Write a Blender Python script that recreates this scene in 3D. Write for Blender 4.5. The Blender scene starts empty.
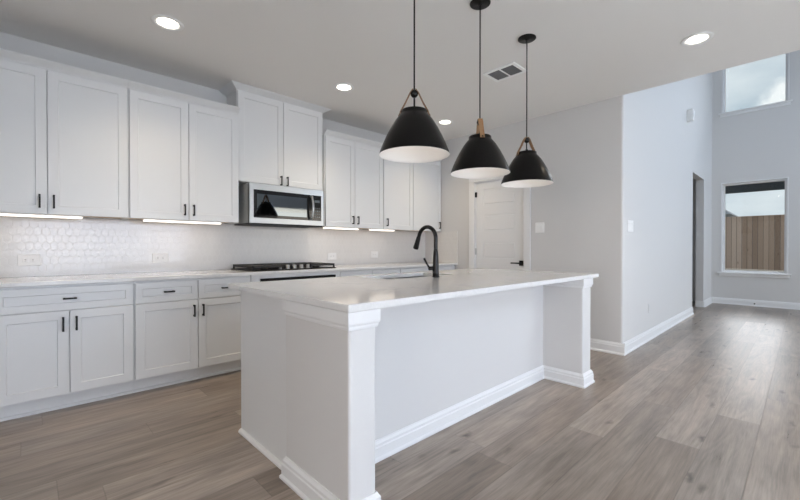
import bpy, bmesh, math, random
from mathutils import Vector, Matrix
random.seed(7)
S = bpy.context.scene
C = S.collection
R = math.radians

# ------------------------------------------------------------------ camera
cam_d = bpy.data.cameras.new('camera'); cam = bpy.data.objects.new('camera', cam_d); C.objects.link(cam)
cam_d.sensor_width = 36.0; cam_d.lens = 387.774 / 800 * 36.0
cam_d.shift_y = 0.577 / 800; cam_d.clip_start = 0.05
cam.location = (0, 0, 1.1385)
cam.rotation_euler = (R(90 - 0.43), 0, R(46.1915 - 90))
S.camera = cam

# ------------------------------------------------------------------ colour management
S.view_settings.view_transform = 'Standard'; S.view_settings.look = 'None'
S.view_settings.gamma = 1.0; S.view_settings.use_curve_mapping = False
S.view_settings.exposure = 0.0

# ------------------------------------------------------------------ world: overcast sky with soft clouds
SKY_STRENGTH = 1.0
CLOUD_DIR = Vector((10.2, .20, 2.72)).normalized()
W = bpy.data.worlds.new('overcast_sky'); S.world = W; W.use_nodes = True
nt = W.node_tree; nt.nodes.clear()
wo = nt.nodes.new('ShaderNodeOutputWorld'); bg = nt.nodes.new('ShaderNodeBackground')
tc = nt.nodes.new('ShaderNodeTexCoord'); mp = nt.nodes.new('ShaderNodeMapping')
mp.inputs['Scale'].default_value = (1, 1, 3.0); mp.inputs['Location'].default_value = (0.4, 0.9, 0.2)
nz = nt.nodes.new('ShaderNodeTexNoise'); nz.inputs['Scale'].default_value = 4.5; nz.inputs['Detail'].default_value = 6
rp = nt.nodes.new('ShaderNodeValToRGB')
rp.color_ramp.elements[0].position = 0.40; rp.color_ramp.elements[0].color = (0.52, 0.62, 0.70, 1)
rp.color_ramp.elements[1].position = 0.66; rp.color_ramp.elements[1].color = (0.80, 0.86, 0.90, 1)
nt.links.new(tc.outputs['Generated'], mp.inputs['Vector']); nt.links.new(mp.outputs[0], nz.inputs['Vector'])
nt.links.new(nz.outputs['Fac'], rp.inputs['Fac'])
# one brighter cumulus bank beyond the upper window
nrm = nt.nodes.new('ShaderNodeVectorMath'); nrm.operation = 'NORMALIZE'; nt.links.new(tc.outputs['Generated'], nrm.inputs[0])
cd = nt.nodes.new('ShaderNodeVectorMath'); cd.operation = 'DISTANCE'; nt.links.new(nrm.outputs[0], cd.inputs[0]); cd.inputs[1].default_value = CLOUD_DIR
n2 = nt.nodes.new('ShaderNodeTexNoise'); n2.inputs['Scale'].default_value = 40; n2.inputs['Detail'].default_value = 5; nt.links.new(nrm.outputs[0], n2.inputs['Vector'])
ad = nt.nodes.new('ShaderNodeMath'); ad.operation = 'MULTIPLY_ADD'; nt.links.new(n2.outputs['Fac'], ad.inputs[0]); ad.inputs[1].default_value = -.05; nt.links.new(cd.outputs['Value'], ad.inputs[2])
r2 = nt.nodes.new('ShaderNodeValToRGB'); r2.color_ramp.elements[0].position = .0; r2.color_ramp.elements[0].color = (1, 1, 1, 1)
r2.color_ramp.elements[1].position = .02; r2.color_ramp.elements[1].color = (0, 0, 0, 1); nt.links.new(ad.outputs[0], r2.inputs['Fac'])
cm = nt.nodes.new('ShaderNodeMix'); cm.data_type = 'RGBA'; nt.links.new(r2.outputs['Color'], cm.inputs[0]); nt.links.new(rp.outputs['Color'], cm.inputs[6])
cm.inputs[7].default_value = (1.02, 1.04, 1.05, 1); nt.links.new(cm.outputs[2], bg.inputs['Color'])
bg.inputs['Strength'].default_value = SKY_STRENGTH
nt.links.new(bg.outputs[0], wo.inputs['Surface'])

# ------------------------------------------------------------------ daylight through the room's tall windows (rear wall), plus added side and floor-bounce lamps
def area(name, loc, tilt, rz, sx, sy, power, col, spread):
    """lamp standing for daylight at an opening; the sky is above, so the light slants down into the room"""
    d = bpy.data.lights.new(name, 'AREA'); d.shape = 'RECTANGLE'; d.size = sx; d.size_y = sy
    d.energy = power; d.color = col; d.spread = R(spread)
    o = bpy.data.objects.new(name, d); C.objects.link(o); o.location = loc; o.rotation_euler = (R(90 - tilt), 0, R(rz))
    return o
DAY = (0.84, 0.92, 1.0)
area('daylight_living_low', (7.4, -4.40, 1.45), 15, 0, 4.2, 2.0, 42, (1.0, .87, .70), 130)
area('daylight_living_high', (7.4, -4.30, 4.2), 28, 0, 4.2, 1.7, 88, (.50, .71, 1.0), 120)
area('daylight_dining', (1.6, -4.30, 1.3), 25, 0, 3.6, 2.1, 80, (.72, .81, 1.0), 110)
area('floor_bounce_fill', (1.6, -4.2, 1.6), 68, 0, 3.6, 1.4, 850, (.60, .80, 1.0), 80)  # added lamp, brightens the floor behind the camera to bounce onto the ceiling
area('side_fill', (-2.90, -0.5, 1.35), 15, -90, 1.9, 1.5, 36, (1.0, .94, .91), 130)  # added lamp at an unseen left opening, lights the island's end panel
# veiled sun, very soft, slanting in through the far windows
sd = bpy.data.lights.new('veiled_sun', 'SUN'); sd.energy = 2.1; sd.angle = R(34); sd.color = (.98, .96, 1.0)
so = bpy.data.objects.new('veiled_sun', sd); C.objects.link(so); so.rotation_euler = (0, R(59), R(-2)); so.location = (20, 0, 10)
CAN_POWER = 46; CAN_COLOR = (1.0, 0.83, 0.60)
BULB_POWER = 0.3
BAR_POWER = 0.55

# ================================================================== materials
def mat(name, col=(.8, .8, .8), rough=.5, metal=0., spec=.5, coat=0.):
    m = bpy.data.materials.new(name); m.use_nodes = True
    b = m.node_tree.nodes['Principled BSDF']
    b.inputs['Base Color'].default_value = (*col, 1); b.inputs['Roughness'].default_value = rough
    b.inputs['Metallic'].default_value = metal; b.inputs['Specular IOR Level'].default_value = spec
    b.inputs['Coat Weight'].default_value = coat
    return m
class N:
    """tiny node-graph helper"""
    def __init__(s, m): s.m = m; s.t = m.node_tree; s.b = s.t.nodes['Principled BSDF']
    def n(s, typ, **kw):
        o = s.t.nodes.new(typ)
        for k, v in kw.items(): setattr(o, k, v)
        return o
    def l(s, a, b): s.t.links.new(a, b)
    def put(s, sock, v):
        if hasattr(v, 'links') or hasattr(v, 'is_output'): s.l(v, sock)
        else: sock.default_value = v
    def math(s, op, a, b=0.0, c=None):
        o = s.n('ShaderNodeMath', operation=op); s.put(o.inputs[0], a); s.put(o.inputs[1], b)
        if c is not None: s.put(o.inputs[2], c)
        return o.outputs[0]
    def mix(s, f, a, b):
        o = s.n('ShaderNodeMix', data_type='RGBA'); s.put(o.inputs[0], f); s.put(o.inputs[6], a); s.put(o.inputs[7], b)
        return o.outputs[2]
    def ramp(s, f, p0, c0, p1, c1):
        o = s.n('ShaderNodeValToRGB'); e = o.color_ramp.elements
        e[0].position = p0; e[0].color = c0; e[1].position = p1; e[1].color = c1
        s.l(f, o.inputs[0]); return o.outputs[0]
    def noise(s, vec, scale, detail=3, rough=.5):
        o = s.n('ShaderNodeTexNoise'); o.inputs['Scale'].default_value = scale; o.inputs['Detail'].default_value = detail
        o.inputs['Roughness'].default_value = rough; s.l(vec, o.inputs['Vector']); return o.outputs['Fac']
    def comb(s, x, y, z=0.0):
        o = s.n('ShaderNodeCombineXYZ'); s.put(o.inputs[0], x); s.put(o.inputs[1], y); s.put(o.inputs[2], z); return o.outputs[0]
    def pos(s):
        g = s.n('ShaderNodeNewGeometry'); x = s.n('ShaderNodeSeparateXYZ'); s.l(g.outputs['Position'], x.inputs[0])
        return g.outputs['Position'], x.outputs[0], x.outputs[1], x.outputs[2]
    def bump(s, h, strength=.2, dist=.002):
        o = s.n('ShaderNodeBump'); o.inputs['Strength'].default_value = strength; o.inputs['Distance'].default_value = dist
        s.l(h, o.inputs['Height']); s.l(o.outputs[0], s.b.inputs['Normal'])

def paint(name, col, rough, orange_peel=0.06, scale=260):
    m = mat(name, col, rough); g = N(m); p = g.pos()[0]
    g.bump(g.noise(p, scale, 2), orange_peel, .001); return m

M_wall = paint('warm_grey_wall_paint', (.66, .65, .64), .7, .12, 140)
M_ceil = paint('ceiling_paint', (.835, .815, .79), .85, .12, 140)
M_trim = mat('white_trim_paint', (.80, .80, .80), .4)
M_cab = mat('white_cabinet_paint', (.76, .765, .765), .33)
M_ply = mat('raw_plywood', (.66, .49, .34), .6)
M_black = mat('matte_black_metal', (.007, .0065, .0065), .4, .0, .25)
M_shade = mat('satin_black_shade', (.005, .0045, .004), .27, 0., .18)
M_shade_in = mat('white_enamel', (.86, .84, .82), .5)
M_bronze = mat('dark_bronze', (.007, .006, .0055), .25, .0, .3)
M_leather = mat('tan_leather', (.27, .145, .065), .6)
M_steel = mat('brushed_stainless', (.55, .555, .55), .34, 1.0)
M_steel_d = mat('sink_stainless', (.33, .33, .335), .32, 1.0)
M_glass_b = mat('black_glass', (.010, .011, .012), .06, 0., .6)
M_screen = mat('microwave_window', (.21, .24, .265), .03, 1.0)
M_iron = mat('cast_iron', (.022, .021, .021), .55)
M_gap = mat('dark_interior', (.02, .02, .02), .9)
M_bright = mat('bright_white_enamel', (.90, .90, .89), .4)
M_plate = mat('white_plastic', (.88, .875, .865), .35)
M_slot = mat('grey_slot', (.16, .16, .165), .6)
M_vent = mat('vent_shadow', (.10, .10, .10), .7)
M_mwside = mat('grey_painted_steel', (.50, .52, .52), .3, .3)
M_disp = mat('display_glass', (.10, .12, .13), .15)
M_dirt = mat('pale_ground', (.42, .36, .29), .95)
M_roof = mat('grey_shingles', (.22, .235, .25), .9)
M_house = mat('pale_house_wall', (.60, .60, .58), .9)
M_fascia = mat('dark_fascia', (.018, .032, .040), .6)
M_hinge = mat('hinge_metal', (.55, .55, .54), .35, .8)

def emis(name, col, k):
    m = mat(name, col, .4); b = m.node_tree.nodes['Principled BSDF']
    b.inputs['Emission Color'].default_value = (*col, 1); b.inputs['Emission Strength'].default_value = k; return m
M_lens = emis('lit_lens', (1.0, .90, .78), 9.0)
M_bar = emis('lit_diffuser', (1.0, .92, .82), 1.7)
M_bulb = emis('frosted_bulb', (1.0, .9, .8), .8)

# floor: oak planks running along the island
def floor_mat():
    m = mat('grey_brown_oak_planks', rough=.34); g = N(m); P, x, y, z = g.pos()
    w = .2125; L = 1.75
    v = g.math('DIVIDE', g.math('ADD', y, -.19 + w * 40), w); row = g.math('FLOOR', v); fy = g.math('FRACT', v)
    wn = g.n('ShaderNodeTexWhiteNoise', noise_dimensions='1D'); g.l(row, wn.inputs['W'])
    u = g.math('ADD', g.math('DIVIDE', x, L), g.math('ADD', g.math('MULTIPLY', wn.outputs['Value'], 7.3), 20.0))
    col = g.math('FLOOR', u); fx = g.math('FRACT', u)
    w2 = g.n('ShaderNodeTexWhiteNoise', noise_dimensions='2D'); g.l(g.comb(row, col), w2.inputs['Vector'])
    rnd = w2.outputs['Value']; sc = g.n('ShaderNodeSeparateXYZ'); g.l(w2.outputs['Color'], sc.inputs[0]); rnd2 = sc.outputs[1]
    off = g.math('MULTIPLY', rnd, 37.0)
    # grain, stretched along the plank and shifted per plank
    gv = g.comb(g.math('ADD', g.math('MULTIPLY', x, 1.1), off), g.math('ADD', g.math('MULTIPLY', y, 16.0), off), off)
    grain = g.noise(gv, 1.6, 7, .62)
    fine = g.noise(g.comb(g.math('ADD', g.math('MULTIPLY', x, 4.0), off), g.math('MULTIPLY', y, 90.0), off), 2.0, 3, .6)
    rings = g.math('SINE', g.math('MULTIPLY', g.noise(g.comb(g.math('ADD', g.math('MULTIPLY', x, .55), off), g.math('ADD', g.math('MULTIPLY', y, 5.5), off), off), 1.2, 2, .4), 95.0))
    cloud = g.noise(g.comb(g.math('ADD', g.math('MULTIPLY', x, 1.6), off), g.math('MULTIPLY', y, 4.0), off), 1.3, 3, .55)
    # knots
    vo = g.n('ShaderNodeTexVoronoi'); vo.inputs['Scale'].default_value = 1.0
    dn = g.noise(P, 9.0, 3)
    kx = g.math('ADD', g.math('ADD', g.math('MULTIPLY', x, 2.6), off), g.math('MULTIPLY', dn, .35))
    ky = g.math('ADD', g.math('ADD', g.math('MULTIPLY', y, 7.5), off), g.math('MULTIPLY', dn, .6))
    g.l(g.comb(kx, ky), vo.inputs['Vector'])
    knot = g.ramp(vo.outputs['Distance'], .03, (1, 1, 1, 1), .19, (0, 0, 0, 1))
    ksel = g.n('ShaderNodeSeparateXYZ'); g.l(vo.outputs['Color'], ksel.inputs[0])
    knot = g.math('MULTIPLY', knot, g.math('GREATER_THAN', ksel.outputs[0], .40))
    base = g.ramp(rnd, .0, (.205, .156, .120, 1), 1.0, (.415, .338, .280, 1))
    grey = g.mix(g.math('MULTIPLY', rnd2, .40), base, (.300, .262, .230, 1))
    k = g.math('ADD', g.math('MULTIPLY', grain, 1.3), g.math('ADD', g.math('MULTIPLY', fine, .55), g.math('ADD', g.math('ADD', g.math('MULTIPLY', cloud, .8), g.math('MULTIPLY', rings, .06)), -.37)))
    mul = g.n('ShaderNodeMix', data_type='RGBA', blend_type='MULTIPLY'); mul.inputs[0].default_value = 1.0
    g.l(grey, mul.inputs[6]); g.l(g.comb(k, k, k), mul.inputs[7])
    c2 = g.mix(g.math('MULTIPLY', knot, .85), mul.outputs[2], (.055, .042, .034, 1))
    # seams
    ey = g.math('MULTIPLY', g.math('MINIMUM', fy, g.math('SUBTRACT', 1.0, fy)), w)
    ex = g.math('MULTIPLY', g.math('MINIMUM', fx, g.math('SUBTRACT', 1.0, fx)), L)
    e = g.math('MINIMUM', ex, ey)
    seam = g.ramp(e, .0008, (0, 0, 0, 1), .0028, (1, 1, 1, 1))
    sm = g.math('SUBTRACT', 1.0, seam)
    c3 = g.mix(g.math('MULTIPLY', sm, .35), c2, (.07, .055, .045, 1))
    g.l(c3, g.b.inputs['Base Color'])
    rr = g.math('ADD', .22, g.math('MULTIPLY', grain, .18)); g.l(rr, g.b.inputs['Roughness'])
    h = g.math('ADD', g.math('MULTIPLY', seam, 1.0), g.math('MULTIPLY', fine, .35)); g.bump(h, .25, .0015)
    return m
M_floor = floor_mat()

# backsplash: glossy white elongated hexagon tiles (pattern in x,z for the back wall, y,z for the return)
def tile_mat(name, axis):
    m = mat(name, rough=.12, spec=.6); g = N(m); P, x, y, z = g.pos()
    a = x if axis == 'x' else y
    tw, th = .047, .077
    px = g.math('DIVIDE', g.math('ADD', a, 50.0), tw); py = g.math('DIVIDE', g.math('ADD', z, 9.13), th / 1.1547)
    r3 = math.sqrt(3)
    def cell(dx, dy):
        qx = g.math('SUBTRACT', g.math('FRACT', g.math('ADD', px, dx)), .5)
        t = g.math('DIVIDE', g.math('ADD', py, dy), r3)
        qy = g.math('MULTIPLY', g.math('SUBTRACT', g.math('FRACT', t), .5), r3)
        d = g.math('ADD', g.math('MULTIPLY', qx, qx), g.math('MULTIPLY', qy, qy))
        return qx, qy, d
    ax, ay, ad = cell(0., 0.); bx_, by_, bd = cell(.5, r3 / 2)
    s = g.math('LESS_THAN', ad, bd); ns = g.math('SUBTRACT', 1.0, s)
    hx = g.math('ADD', g.math('MULTIPLY', ax, s), g.math('MULTIPLY', bx_, ns))
    hy = g.math('ADD', g.math('MULTIPLY', ay, s), g.math('MULTIPLY', by_, ns))
    d = g.math('MAXIMUM', g.math('ABSOLUTE', hx), g.math('ADD', g.math('MULTIPLY', g.math('ABSOLUTE', hx), .5), g.math('MULTIPLY', g.math('ABSOLUTE', hy), .8660254)))
    e = g.math('SUBTRACT', .5, d)
    # tile id for small per-tile tilt and tone
    idv = g.comb(g.math('SNAP', g.math('SUBTRACT', px, hx), .25), g.math('SNAP', g.math('SUBTRACT', py, hy), .25))
    wn = g.n('ShaderNodeTexWhiteNoise', noise_dimensions='2D'); g.l(idv, wn.inputs['Vector'])
    sp = g.n('ShaderNodeSeparateXYZ'); g.l(wn.outputs['Color'], sp.inputs[0])
    grout = g.ramp(e, .022, (0, 0, 0, 1), .05, (1, 1, 1, 1))
    tone = g.ramp(sp.outputs[2], 0, (.73, .715, .695, 1), 1, (.75, .735, .715, 1))
    g.l(g.mix(grout, (.72, .705, .685, 1), tone), g.b.inputs['Base Color'])
    g.l(g.math('ADD', g.math('MULTIPLY', g.math('SUBTRACT', 1.0, grout), .5), .12), g.b.inputs['Roughness'])
    dome = g.ramp(e, .02, (0, 0, 0, 1), .09, (1, 1, 1, 1))
    tilt = g.math('ADD', g.math('MULTIPLY', hx, g.math('SUBTRACT', sp.outputs[0], .5)), g.math('MULTIPLY', hy, g.math('SUBTRACT', sp.outputs[1], .5)))
    g.bump(g.math('ADD', dome, g.math('MULTIPLY', tilt, 1.8)), .11, .0016)
    return m
M_tile = tile_mat('white_hexagon_tile', 'x'); M_tile_y = tile_mat('white_hexagon_tile_return', 'y')

def quartz():
    m = mat('white_quartz', rough=.09, spec=.55); g = N(m); P = g.pos()[0]
    n1 = g.noise(P, 1.6, 6, .6); d = g.math('ABSOLUTE', g.math('SUBTRACT', n1, .5))
    vein = g.ramp(d, .0, (1, 1, 1, 1), .018, (0, 0, 0, 1)); msk = g.ramp(g.noise(P, 2.3, 2), .42, (0, 0, 0, 1), .7, (1, 1, 1, 1))
    f = g.math('MULTIPLY', g.math('MULTIPLY', vein, msk), .55)
    spk = g.ramp(g.noise(P, 90, 2), .3, (.74, .735, .725, 1), .7, (.78, .775, .765, 1))
    g.l(g.mix(f, spk, (.50, .51, .53, 1)), g.b.inputs['Base Color']); return m
M_quartz = quartz()

def fence_mat():
    m = mat('cedar_boards', rough=.85); g = N(m); P, x, y, z = g.pos()
    wn = g.n('ShaderNodeTexWhiteNoise', noise_dimensions='1D'); g.l(g.math('FLOOR', g.math('DIVIDE', g.math('ADD', y, 29.9), .13)), wn.inputs['W'])
    base = g.ramp(wn.outputs['Value'], 0, (.22, .14, .095, 1), 1, (.54, .40, .31, 1))
    n = g.noise(g.comb(g.math('MULTIPLY', y, 14.), g.math('MULTIPLY', z, 1.3), wn.outputs['Value']), 3, 4)
    vo = g.n('ShaderNodeTexVoronoi'); vo.inputs['Scale'].default_value = 1.0
    g.l(g.comb(g.math('MULTIPLY', y, 7.7), g.math('MULTIPLY', z, 3.2)), vo.inputs['Vector'])
    kn = g.ramp(vo.outputs['Distance'], .05, (1, 1, 1, 1), .16, (0, 0, 0, 1))
    c = g.mix(g.math('MULTIPLY', n, .35), base, (.38, .28, .215, 1))
    fr = g.math('FRACT', g.math('DIVIDE', g.math('ADD', y, 29.9), .13)); ed = g.math('MINIMUM', fr, g.math('SUBTRACT', 1.0, fr))
    c = g.mix(g.ramp(ed, .02, (.75, .75, .75, 1), .08, (0, 0, 0, 1)), c, (.08, .05, .035, 1))
    g.l(g.mix(g.math('MULTIPLY', kn, .7), c, (.10, .05, .03, 1)), g.b.inputs['Base Color']); return m
M_fence = fence_mat()

def steel_brush(m):
    g = N(m); P, x, y, z = g.pos()
    g.bump(g.noise(g.comb(g.math('MULTIPLY', x, 3.), y, g.math('MULTIPLY', z, 260.)), 2, 2), .08, .001)
steel_brush(M_steel)

def pane_mat():
    m = bpy.data.materials.new('window_glass'); m.use_nodes = True; t = m.node_tree; t.nodes.clear()
    o = t.nodes.new('ShaderNodeOutputMaterial'); mx = t.nodes.new('ShaderNodeMixShader')
    tr = t.nodes.new('ShaderNodeBsdfTransparent'); gl = t.nodes.new('ShaderNodeBsdfGlossy'); fr = t.nodes.new('ShaderNodeFresnel')
    tr.inputs[0].default_value = (.96, .98, .98, 1); gl.inputs['Roughness'].default_value = .0; fr.inputs[0].default_value = 1.45
    t.links.new(fr.outputs[0], mx.inputs[0]); t.links.new(tr.outputs[0], mx.inputs[1]); t.links.new(gl.outputs[0], mx.inputs[2])
    t.links.new(mx.outputs[0], o.inputs[0]); return m
M_pane = pane_mat()

# ================================================================== mesh helpers (all in world coordinates)
def BM(): return bmesh.new()
def box(bm, x0, x1, y0, y1, z0, z1, bev=0., seg=1):
    x0, x1 = min(x0, x1), max(x0, x1); y0, y1 = min(y0, y1), max(y0, y1); z0, z1 = min(z0, z1), max(z0, z1)
    t = bmesh.new() if bev else bm
    vs = [t.verts.new(p) for p in ((x0,y0,z0),(x1,y0,z0),(x1,y1,z0),(x0,y1,z0),(x0,y0,z1),(x1,y0,z1),(x1,y1,z1),(x0,y1,z1))]
    fs = [t.faces.new([vs[i] for i in f]) for f in ((0,3,2,1),(4,5,6,7),(0,1,5,4),(1,2,6,5),(2,3,7,6),(3,0,4,7))]
    if bev:
        bmesh.ops.bevel(t, geom=t.edges[:], offset=bev, segments=seg, affect='EDGES', profile=.5)
        merge(bm, t)
    return fs if not bev else None
def merge(bm, t, M=None):
    if M is not None: t.transform(M)
    mp = {}
    for v in t.verts: mp[v] = bm.verts.new(v.co)
    for f in t.faces:
        nf = bm.faces.new([mp[v] for v in f.verts]); nf.smooth = f.smooth; nf.material_index = f.material_index
    t.free()
def prism(bm, pts, axis, a0, a1, smooth=False):
    """extrude a 2-D outline along axis; pts are (y,z) for X, (x,z) for Y, (x,y) for Z"""
    def mk(p, a):
        return {'X': (a, p[0], p[1]), 'Y': (p[0], a, p[1]), 'Z': (p[0], p[1], a)}[axis]
    A = [bm.verts.new(mk(p, a0)) for p in pts]; B = [bm.verts.new(mk(p, a1)) for p in pts]
    n = len(pts); fs = []
    for i in range(n):
        j = (i + 1) % n; f = bm.faces.new((A[i], A[j], B[j], B[i])); f.smooth = smooth; fs.append(f)
    fs.append(bm.faces.new(A[::-1])); fs.append(bm.faces.new(B))
    bmesh.ops.recalc_face_normals(bm, faces=fs)
def lathe(bm, prof, c, seg=40, smooth=True, closed=False):
    """prof = [(r,z)...]; spun about z through c"""
    rings = []
    for r, z in prof:
        if r < 1e-6: rings.append([bm.verts.new((c[0], c[1], c[2] + z))])
        else: rings.append([bm.verts.new((c[0] + r * math.cos(2*math.pi*k/seg), c[1] + r * math.sin(2*math.pi*k/seg), c[2] + z)) for k in range(seg)])
    if closed: rings.append(rings[0])
    for a, b in zip(rings, rings[1:]):
        for k in range(seg):
            k2 = (k + 1) % seg
            q = [a[k % len(a)], a[k2 % len(a)], b[k2 % len(b)], b[k % len(b)]]
            u = []
            for v in q:
                if v not in u: u.append(v)
            if len(u) > 2:
                f = bm.faces.new(u); f.smooth = smooth
def tube(bm, pts, rad, seg=12, caps=True):
    """swept tube through pts; rad is a number or one per point"""
    pts = [Vector(p) for p in pts]; n = len(pts)
    rs = rad if isinstance(rad, (list, tuple)) else [rad] * n
    t0 = (pts[1] - pts[0]).normalized(); up = Vector((0, 0, 1)) if abs(t0.z) < .9 else Vector((1, 0, 0))
    nrm = t0.cross(up).normalized(); rings = []
    for i in range(n):
        t = ((pts[min(i+1, n-1)] - pts[max(i-1, 0)])).normalized()
        nrm = (nrm - t * nrm.dot(t)).normalized(); b = t.cross(nrm)
        rings.append([bm.verts.new(pts[i] + (nrm * math.cos(2*math.pi*k/seg) + b * math.sin(2*math.pi*k/seg)) * rs[i]) for k in range(seg)])
    for a, b in zip(rings, rings[1:]):
        for k in range(seg):
            f = bm.faces.new((a[k], a[(k+1) % seg], b[(k+1) % seg], b[k])); f.smooth = True
    if caps: bm.faces.new(rings[0][::-1]); bm.faces.new(rings[-1])
def grid_solid(bm, us, vs, holes, a0, a1, plane):
    """slab with rectangular holes. us, vs: cut positions; holes: set of (i,j); plane 'XZ','YZ','XY'; a0..a1 along the third axis"""
    def P(u, v, a): return {'XZ': (u, a, v), 'YZ': (a, u, v), 'XY': (u, v, a)}[plane]
    cache = {}
    def V(i, j, k):
        if (i, j, k) not in cache: cache[(i, j, k)] = bm.verts.new(P(us[i], vs[j], (a0, a1)[k]))
        return cache[(i, j, k)]
    nu, nv = len(us) - 1, len(vs) - 1
    solid = lambda i, j: 0 <= i < nu and 0 <= j < nv and (i, j) not in holes
    fs = []
    for i in range(nu):
        for j in range(nv):
            if not solid(i, j): continue
            for k in (0, 1): fs.append(bm.faces.new((V(i,j,k), V(i+1,j,k), V(i+1,j+1,k), V(i,j+1,k))))
            if not solid(i-1, j): fs.append(bm.faces.new((V(i,j,0), V(i,j+1,0), V(i,j+1,1), V(i,j,1))))
            if not solid(i+1, j): fs.append(bm.faces.new((V(i+1,j,0), V(i+1,j+1,0), V(i+1,j+1,1), V(i+1,j,1))))
            if not solid(i, j-1): fs.append(bm.faces.new((V(i,j,0), V(i+1,j,0), V(i+1,j,1), V(i,j,1))))
            if not solid(i, j+1): fs.append(bm.faces.new((V(i,j+1,0), V(i+1,j+1,0), V(i+1,j+1,1), V(i,j+1,1))))
    bmesh.ops.recalc_face_normals(bm, faces=fs)

WM = {}                                     # world matrices of things and parts, so parts can be written in world coordinates
def obj(name, bm, m, parent=None, label=None):
    me = bpy.data.meshes.new(name)
    Mw = WM[parent.name] if parent else Matrix.Identity(4)
    bm.transform(Mw.inverted()); bm.to_mesh(me); bm.free()
    me.materials.append(m)
    o = bpy.data.objects.new(name, me); C.objects.link(o)
    if parent: o.parent = parent
    WM[o.name] = Mw.copy()
    if label: o['label'] = label
    return o
def thing(name, label, cat, loc=(0, 0, 0), rz=0., group=None):
    o = bpy.data.objects.new(name, None); C.objects.link(o); o.empty_display_size = .1
    o.location = loc; o.rotation_euler = (0, 0, rz)
    WM[o.name] = Matrix.Translation(Vector(loc)) @ Matrix.Rotation(rz, 4, 'Z')
    o['label'] = label; o['category'] = cat
    if group: o['group'] = group
    return o
def tag(o, label, cat, group=None):
    o['label'] = label; o['category'] = cat
    if group: o['group'] = group
    return o
def struct(name, bm, m, parent=None):
    o = obj(name, bm, m, parent)
    if not parent: o['kind'] = 'structure'
    return o
def dup(root, loc, rz, label, group=None):
    r = root.copy(); C.objects.link(r); r.location = loc; r.rotation_euler = (0, 0, rz); r['label'] = label
    if group: r['group'] = group
    for ch in list(root.children):
        c = ch.copy(); C.objects.link(c); c.parent = r
        for gch in list(ch.children):
            d = gch.copy(); C.objects.link(d); d.parent = c
    return r

# ================================================================== key dimensions (metres, camera above the origin)
H = 2.749; HL = 5.6
YW = 4.16; XD = 4.544; YL = 1.329; XF = 10.197
YU, YB, YC = 3.829, 3.539, 3.511          # upper door faces, base door faces, counter front
XL, YR = -3.0, -4.5
CT = .914

# ================================================================== room shell
b = BM(); box(b, XL - .15, XF + .15, YR - .15, YW + .15, -.12, 0); struct('floor', b, M_floor)
b = BM(); box(b, XL - .15, XD, YR - .15, YW + .15, H, H + .12); struct('ceiling', b, M_ceil)
b = BM(); box(b, XD - .12, XF + .16, YR - .15, YL + .12, HL, HL + .12); struct('ceiling_living', b, M_ceil)
b = BM(); box(b, XD - .12, XD, YR, YL, H + .12, HL); struct('wall_header', b, M_wall)
b = BM(); box(b, XL, XD + .12, YW, YW + .12, 0, H); struct('wall_back', b, M_wall)
DY0, DY1, DZ = 2.46, 3.215, 2.055
b = BM(); grid_solid(b, [YL + .12, DY0, DY1, YW], [0, DZ, H], {(1, 0)}, XD, XD + .12, 'YZ'); struct('wall_pantry', b, M_wall)
# living-room wall with bullnose corner and an open doorway
b = BM()
r = .022
arc = [(XD + r - r * math.cos(t), YL + r - r * math.sin(t)) for t in [R(90) * k / 6 for k in range(7)]]
OX0, OX1, OZ = 8.23, 9.30, 2.436
prism(b, arc + [(OX0, YL), (OX0, YL + .12), (XD, YL + .12)], 'Z', 0, HL)
box(b, OX0, OX1, YL, YL + .12, OZ, HL); box(b, OX1, XF, YL, YL + .12, 0, HL)
struct('wall_living', b, M_wall)
# far wall with two windows
WY0, WY1 = .205, 1.18
b = BM(); grid_solid(b, [YR, WY0, WY1, YL + 1.5], [0, .645, 2.455, 3.86, 5.2, HL], {(1, 1), (1, 3)}, XF, XF + .15, 'YZ'); struct('wall_far', b, M_wall)
# walls behind and beside the camera, with rear windows and a left opening added for side light
b = BM(); grid_solid(b, [XL, -.2, 3.4, 5.3, 9.5, XF], [0, .25, 2.35, 3.3, 5.1, HL], {(1, 1), (3, 1), (3, 3)}, YR - .15, YR, 'XZ'); struct('wall_rear', b, M_wall)
b = BM(); grid_solid(b, [YR, -1.45, .45, YW], [0, .6, 2.1, H], {(1, 1)}, XL - .15, XL, 'YZ'); struct('wall_left', b, M_wall)
# hall beyond the doorway
b = BM(); box(b, 7.4, 10.6, 2.6, 2.7, 0, 2.72); box(b, 7.3, 7.4, YL + .12, 2.7, 0, 2.72); struct('wall_hall', b, M_wall)
b = BM(); box(b, 7.3, 10.2, YL + .12, 2.7, 2.72, 2.78); struct('ceiling_hall', b, M_ceil)

# baseboards (profiled)
def bb_profile(h=.125, t=.016):
    return [(0, 0), (t + .010, 0), (t + .010, .012), (t, .024), (t, h * .70), (t * .75, h * .74), (t * .75, h * .84), (t * .35, h * .95), (t * .3, h), (0, h)]
def baseboard(name, axis, wall, sgn, a0, a1):
    b = BM(); pr = [(wall + sgn * (u + .0005), v) for u, v in bb_profile()]
    prism(b, pr, axis, a0, a1); return struct(name, b, M_trim)
baseboard('baseboard_pantry', 'Y', XD, -1, YL - .026, DY0 - .1)
baseboard('baseboard_pantry_back', 'Y', XD, -1, DY1 + .1, YC + .12)
baseboard('baseboard_living', 'X', YL, -1, XD - .001, OX0)
baseboard('baseboard_corner', 'X', YL, -1, OX1, XF - .03)
baseboard('baseboard_far', 'Y', XF, -1, YR, YL - .001)
b = BM(); prism(b, [(YL + u, v) for u, v in ((0, 0), (.12, 0), (.12, .12), (0, .12))], 'X', OX1 - .014, OX1 - .0005); struct('baseboard_opening', b, M_trim)

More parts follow.
